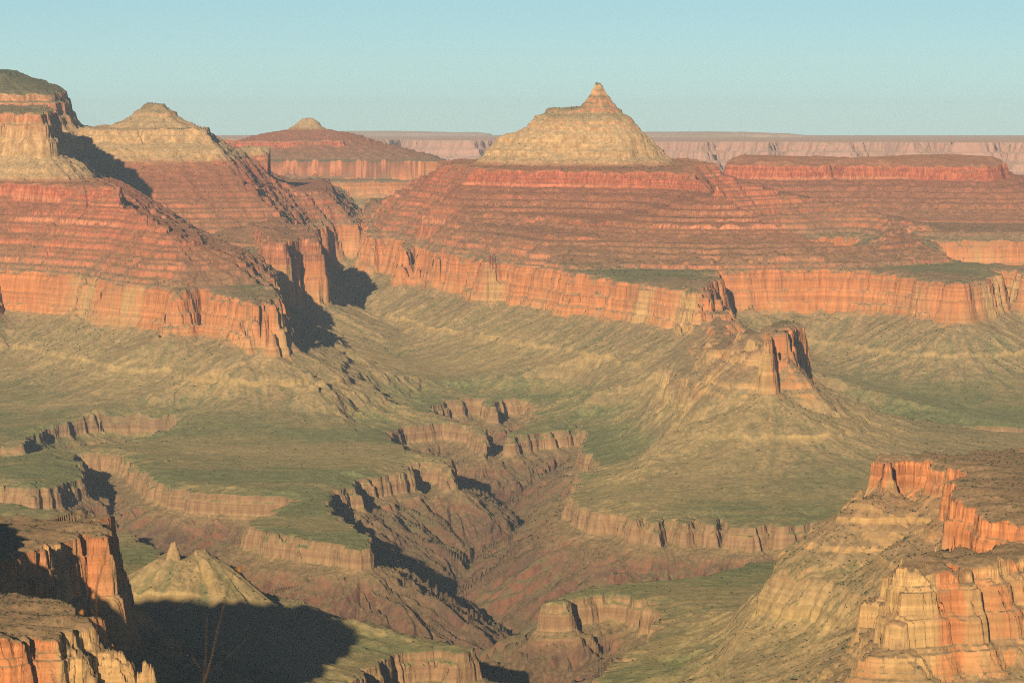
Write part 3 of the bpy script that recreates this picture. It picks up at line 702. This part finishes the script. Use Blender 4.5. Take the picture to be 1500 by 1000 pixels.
for nm, k in OWN.items():
    sel = own_q == k
    if not sel.any(): continue
    owner, _, part = nm.partition('/')
    if owner in NAMED:
        cat, lab, (pu, py) = NAMED[owner]
        if part:
            if owner not in ROOT:
                e = bpy.data.objects.new(owner, None); COL.objects.link(e)
                e.location = ((pu - 750) / F * py, py, -620 + float(dip(py))); e.empty_display_size = 100
                tag(e, lab, cat); ROOT[owner] = e
            o = mesh_from(part, quads[sel], co_all - np.array(ROOT[owner].location, dtype=np.float32), bed_all)
            o.parent = ROOT[owner]
        else:
            tag(mesh_from(owner, quads[sel], co_all, bed_all), lab, cat)
    else:
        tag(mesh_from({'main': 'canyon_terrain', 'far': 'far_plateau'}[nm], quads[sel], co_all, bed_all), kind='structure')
print('meshes', round(time.time() - T0, 1))

# ------------------------------------------------------------------ scrub and junipers
def plain(name, col, rough=0.9, var=0.0, scale=0.1):
    m = bpy.data.materials.new(name); m.use_nodes = True; nt = m.node_tree; nt.nodes.clear()
    out = nt.nodes.new('ShaderNodeOutputMaterial'); b = nt.nodes.new('ShaderNodeBsdfDiffuse')
    nt.links.new(b.outputs[0], out.inputs[0])
    g = nt.nodes.new('ShaderNodeNewGeometry')
    n = noise_(nt, g.outputs['Position'], scale, 2)
    c = mix_(nt, remap(nt, n, 0.3, 0.7), tuple(q * (1 - var) for q in col), tuple(q * (1 + var) for q in col))
    nt.links.new(c, b.inputs['Color'])
    return m
def scatter_scrub(n):
    r = np.random.default_rng(5)
    # even over the picture as well as over the ground
    yy = np.exp(r.uniform(math.log(4200), math.log(17500), n)); uu = r.uniform(-60, 1560, n)
    xx = (uu - 750) / F * yy
    z, s_, ow, _, _ = ground(xx, yy)
    e = 5.0
    zx = ground(xx + e, yy)[0]; zy = ground(xx, yy + e)[0]
    sl = np.hypot(zx - z, zy - z) / e
    dens = np.interp(s_, [-1400, -930, -900, -860, -820, -740, -690, -660, -630, -560, -520, -490, -400, -300, -245, -228, -180, 20, 60, 120],
                         [0.06, 0.08, 0.05, 0.10, 0.10, 0.30, 0.45, 0.5, 0.6, 0.5, 0.7, 0.7, 0.45, 0.35, 0.35, 0.9, 0.9, 0.6, 1.0, 1.0])
    dens = np.where((yy > 16000) & (uu > 110) & (uu < 310) & (s_ > -232), 2.2, dens)
    dens = dens * np.interp(yy, [4000, 7000, 9000, 17500], [0.5, 0.7, 0.75, 0.9])
    dens = np.where((yy < 7300) & (uu > 1230) & (uu < 1400) & (s_ > -720) & (s_ < -560), 1.0, dens)
    clump = np.clip(0.5 + 1.6 * fbm(xx, yy, 240, 3, 81), 0.05, 1.4)
    keep = (sl < 0.95) & (r.random(n) < dens * clump)
    xx, yy, z = xx[keep], yy[keep], z[keep]; m = len(xx)
    ph = (1 + 5 ** 0.5) / 2
    iv = np.array([(-1, ph, 0), (1, ph, 0), (-1, -ph, 0), (1, -ph, 0), (0, -1, ph), (0, 1, ph), (0, -1, -ph), (0, 1, -ph), (ph, 0, -1), (ph, 0, 1), (-ph, 0, -1), (-ph, 0, 1)]) / 1.9
    tri = np.array([(0,11,5),(0,5,1),(0,1,7),(0,7,10),(0,10,11),(1,5,9),(5,11,4),(11,10,2),(10,7,6),(7,1,8),(3,9,4),(3,4,2),(3,2,6),(3,6,8),(3,8,9),(4,9,5),(2,4,11),(6,2,10),(8,6,7),(9,8,1)])
    size = r.uniform(0.9, 2.3, m) * np.interp(yy, [4000, 7000, 12000], [0.62, 0.85, 1.25])
    V = iv[None] * (size[:, None, None]) * r.uniform(0.7, 1.25, (m, 12, 1)) * np.array([1, 1, 0.85])
    V = V + np.stack([xx, yy, z + size * 0.45], axis=1)[:, None, :]
    Tq = (tri[None] + (np.arange(m) * 12)[:, None, None]).reshape(-1, 3)
    me = bpy.data.meshes.new('scrub_bushes')
    me.vertices.add(m * 12); me.vertices.foreach_set('co', V.reshape(-1).astype(np.float32))
    me.loops.add(len(Tq) * 3); me.loops.foreach_set('vertex_index', Tq.reshape(-1).astype(np.int32))
    me.polygons.add(len(Tq)); me.polygons.foreach_set('loop_start', np.arange(0, len(Tq) * 3, 3, dtype=np.int32))
    me.materials.append(plain('juniper', (0.075, 0.085, 0.04), var=0.45, scale=0.02))
    me.update(calc_edges=True)
    o = bpy.data.objects.new('scrub_bushes', me); COL.objects.link(o); tag(o, kind='stuff')
    print('scrub', m)
scatter_scrub(170000)

# ------------------------------------------------------------------ dry stalks on the rim at the viewer's feet
def rim_ledge():
    """the lip of rock the viewer stands on, wholly below the picture"""
    r = random.Random(4); nx, ny = 60, 44; v = []; f = []
    for j in range(ny + 1):
        for i in range(nx + 1):
            x = -12 + 24 * i / nx; y = -14 + 27.5 * j / ny
            e = max(0, (y - 9.5 - 0.8 * math.sin(x * 0.9) - 0.5 * math.sin(x * 2.3 + 1)) / 1.0)
            z = -2.35 - 0.035 * max(0, y) + 0.10 * math.sin(x * 1.7 + y) * math.sin(y * 1.3) + r.uniform(-0.03, 0.03) - min(8, e ** 1.6 * 2.4)
            v.append((x, y, z))
    for j in range(ny):
        for i in range(nx):
            a = j * (nx + 1) + i; f.append((a, a + 1, a + nx + 2, a + nx + 1))
    n = len(v)
    ring = [i for i in range(nx + 1)] + [j * (nx + 1) + nx for j in range(1, ny + 1)] + [ny * (nx + 1) + i for i in range(nx - 1, -1, -1)] + [j * (nx + 1) for j in range(ny - 1, 0, -1)]
    for q in ring: v.append((v[q][0] * 1.02, v[q][1], -14))
    for k in range(len(ring)):
        k2 = (k + 1) % len(ring); f.append((ring[k2], ring[k], n + k, n + k2))
    f.append(tuple(n + k for k in range(len(ring))))
    me = bpy.data.meshes.new('rim_ledge'); me.from_pydata(v, [], f)
    me.materials.append(plain('rim_rock', (0.42, 0.33, 0.22), var=0.3, scale=1.5))
    o = bpy.data.objects.new('rim_ledge', me); COL.objects.link(o); tag(o, kind='structure')
rim_ledge()

def tube(pts, rad, mat, name, parent, base):
    v = []; f = []; n = 6
    for k, (p, r_) in enumerate(zip(pts, rad)):
        for a in range(n):
            t = 2 * math.pi * a / n
            v.append((p[0] - base[0] + r_ * math.cos(t), p[1] - base[1] + r_ * math.sin(t), p[2] - base[2]))
    for k in range(len(pts) - 1):
        for a in range(n):
            b = (a + 1) % n; f.append((k * n + a, k * n + b, (k + 1) * n + b, (k + 1) * n + a))
    f.append(tuple(range(n))[::-1]); f.append(tuple((len(pts) - 1) * n + a for a in range(n)))
    me = bpy.data.meshes.new(name); me.from_pydata(v, [], f); me.materials.append(mat)
    for p in me.polygons: p.use_smooth = True
    o = bpy.data.objects.new(name, me); COL.objects.link(o); o.parent = parent
    return o
STALK = plain('dry_stalk', (0.10, 0.07, 0.05), var=0.3, scale=40)
SEED = plain('seed_head', (0.36, 0.17, 0.07), var=0.3, scale=60)
def stalk(label, pix, Y, rbase, heads=(), forks=()):
    """a dead flower stalk; pix are the points it passes, bottom to top, and it roots in the ledge below"""
    P3 = [((u - 750) / F * Y, Y + 0.02 * i, -(v - VH) / F * Y) for i, (u, v) in enumerate(pix)]
    root = (P3[0][0] - 0.03, Y - 0.05, -2.35 - 0.035 * Y - 0.04)
    e = bpy.data.objects.new('dry_stalk', None); COL.objects.link(e); e.location = root; e.empty_display_size = 0.1
    tag(e, label, 'dry plant', 'dry stalks on the rim')
    pts = [root] + P3
    tube(pts, [rbase * (1 - 0.55 * i / (len(pts) - 1)) for i in range(len(pts))], STALK, 'stem', e, root)
    for fk in forks:
        q = [((u - 750) / F * Y, Y + 0.01, -(v - VH) / F * Y) for u, v in fk]
        tube(q, [rbase * 0.6 * (1 - 0.4 * i / (len(q) - 1)) for i in range(len(q))], STALK, 'twig', e, root)
    for (u, v, w_, h_, hot) in heads:
        c = ((u - 750) / F * Y, Y, -(v - VH) / F * Y); w_ = w_ / F * Y; h_ = h_ / F * Y
        q = [(c[0] + w_ * 0.15 * math.sin(k * 2.1), c[1], c[2] + h_ * (k / 5 - 0.5)) for k in range(6)]
        tube(q, [w_ * t for t in (0.12, 0.42, 0.5, 0.38, 0.45, 0.08)], SEED, 'seed_head', e, root)
stalk('tall dry stalk with rusty seed heads in front of the shaded bluff', [(142,1010),(140,960),(139,900),(137,865),(146,830),(152,800),(150,775)], 9.0, 0.0019,
      heads=[(151,822,7,12,1),(137,872,6,10,1),(120,896,7,8,1)], forks=[[(139,900),(132,893),(122,895)]])
stalk('thin leaning dry stalk with an orange tip in front of the dark shadow', [(296,1010),(310,960),(318,920),(328,880),(338,845),(350,832)], 9.3, 0.0014,
      heads=[(351,833,6,11,1)], forks=[[(338,845),(344,850)]])
stalk('short forked dry stalk beside the leaning one, near the bottom edge', [(297,1012),(298,985),(300,960),(299,930),(300,905)], 8.6, 0.0010,
      forks=[[(298,985),(286,970),(280,960)],[(298,990),(330,965),(352,945),(376,922)]])

# ------------------------------------------------------------------ the air
def haze_box():
    x0, x1, y0, y1, z0, z1 = -14000, 14000, -60, 62500, -1700, 420
    v = [(x, y, z) for z in (z0, z1) for y in (y0, y1) for x in (x0, x1)]
    f = [(0, 2, 3, 1), (4, 5, 7, 6), (0, 1, 5, 4), (2, 6, 7, 3), (0, 4, 6, 2), (1, 3, 7, 5)]
    me = bpy.data.meshes.new('haze'); me.from_pydata(v, [], f)
    m = bpy.data.materials.new('haze'); m.use_nodes = True; nt = m.node_tree; nt.nodes.clear()
    out = nt.nodes.new('ShaderNodeOutputMaterial'); pv = nt.nodes.new('ShaderNodeVolumePrincipled')
    pv.inputs['Color'].default_value = (0.55, 0.74, 1.0, 1)
    pv.inputs['Density'].default_value = 1.05e-5
    pv.inputs['Anisotropy'].default_value = -0.2
    nt.links.new(pv.outputs[0], out.inputs['Volume'])
    me.materials.append(m)
    o = bpy.data.objects.new('haze', me); COL.objects.link(o); tag(o, kind='stuff')
haze_box()
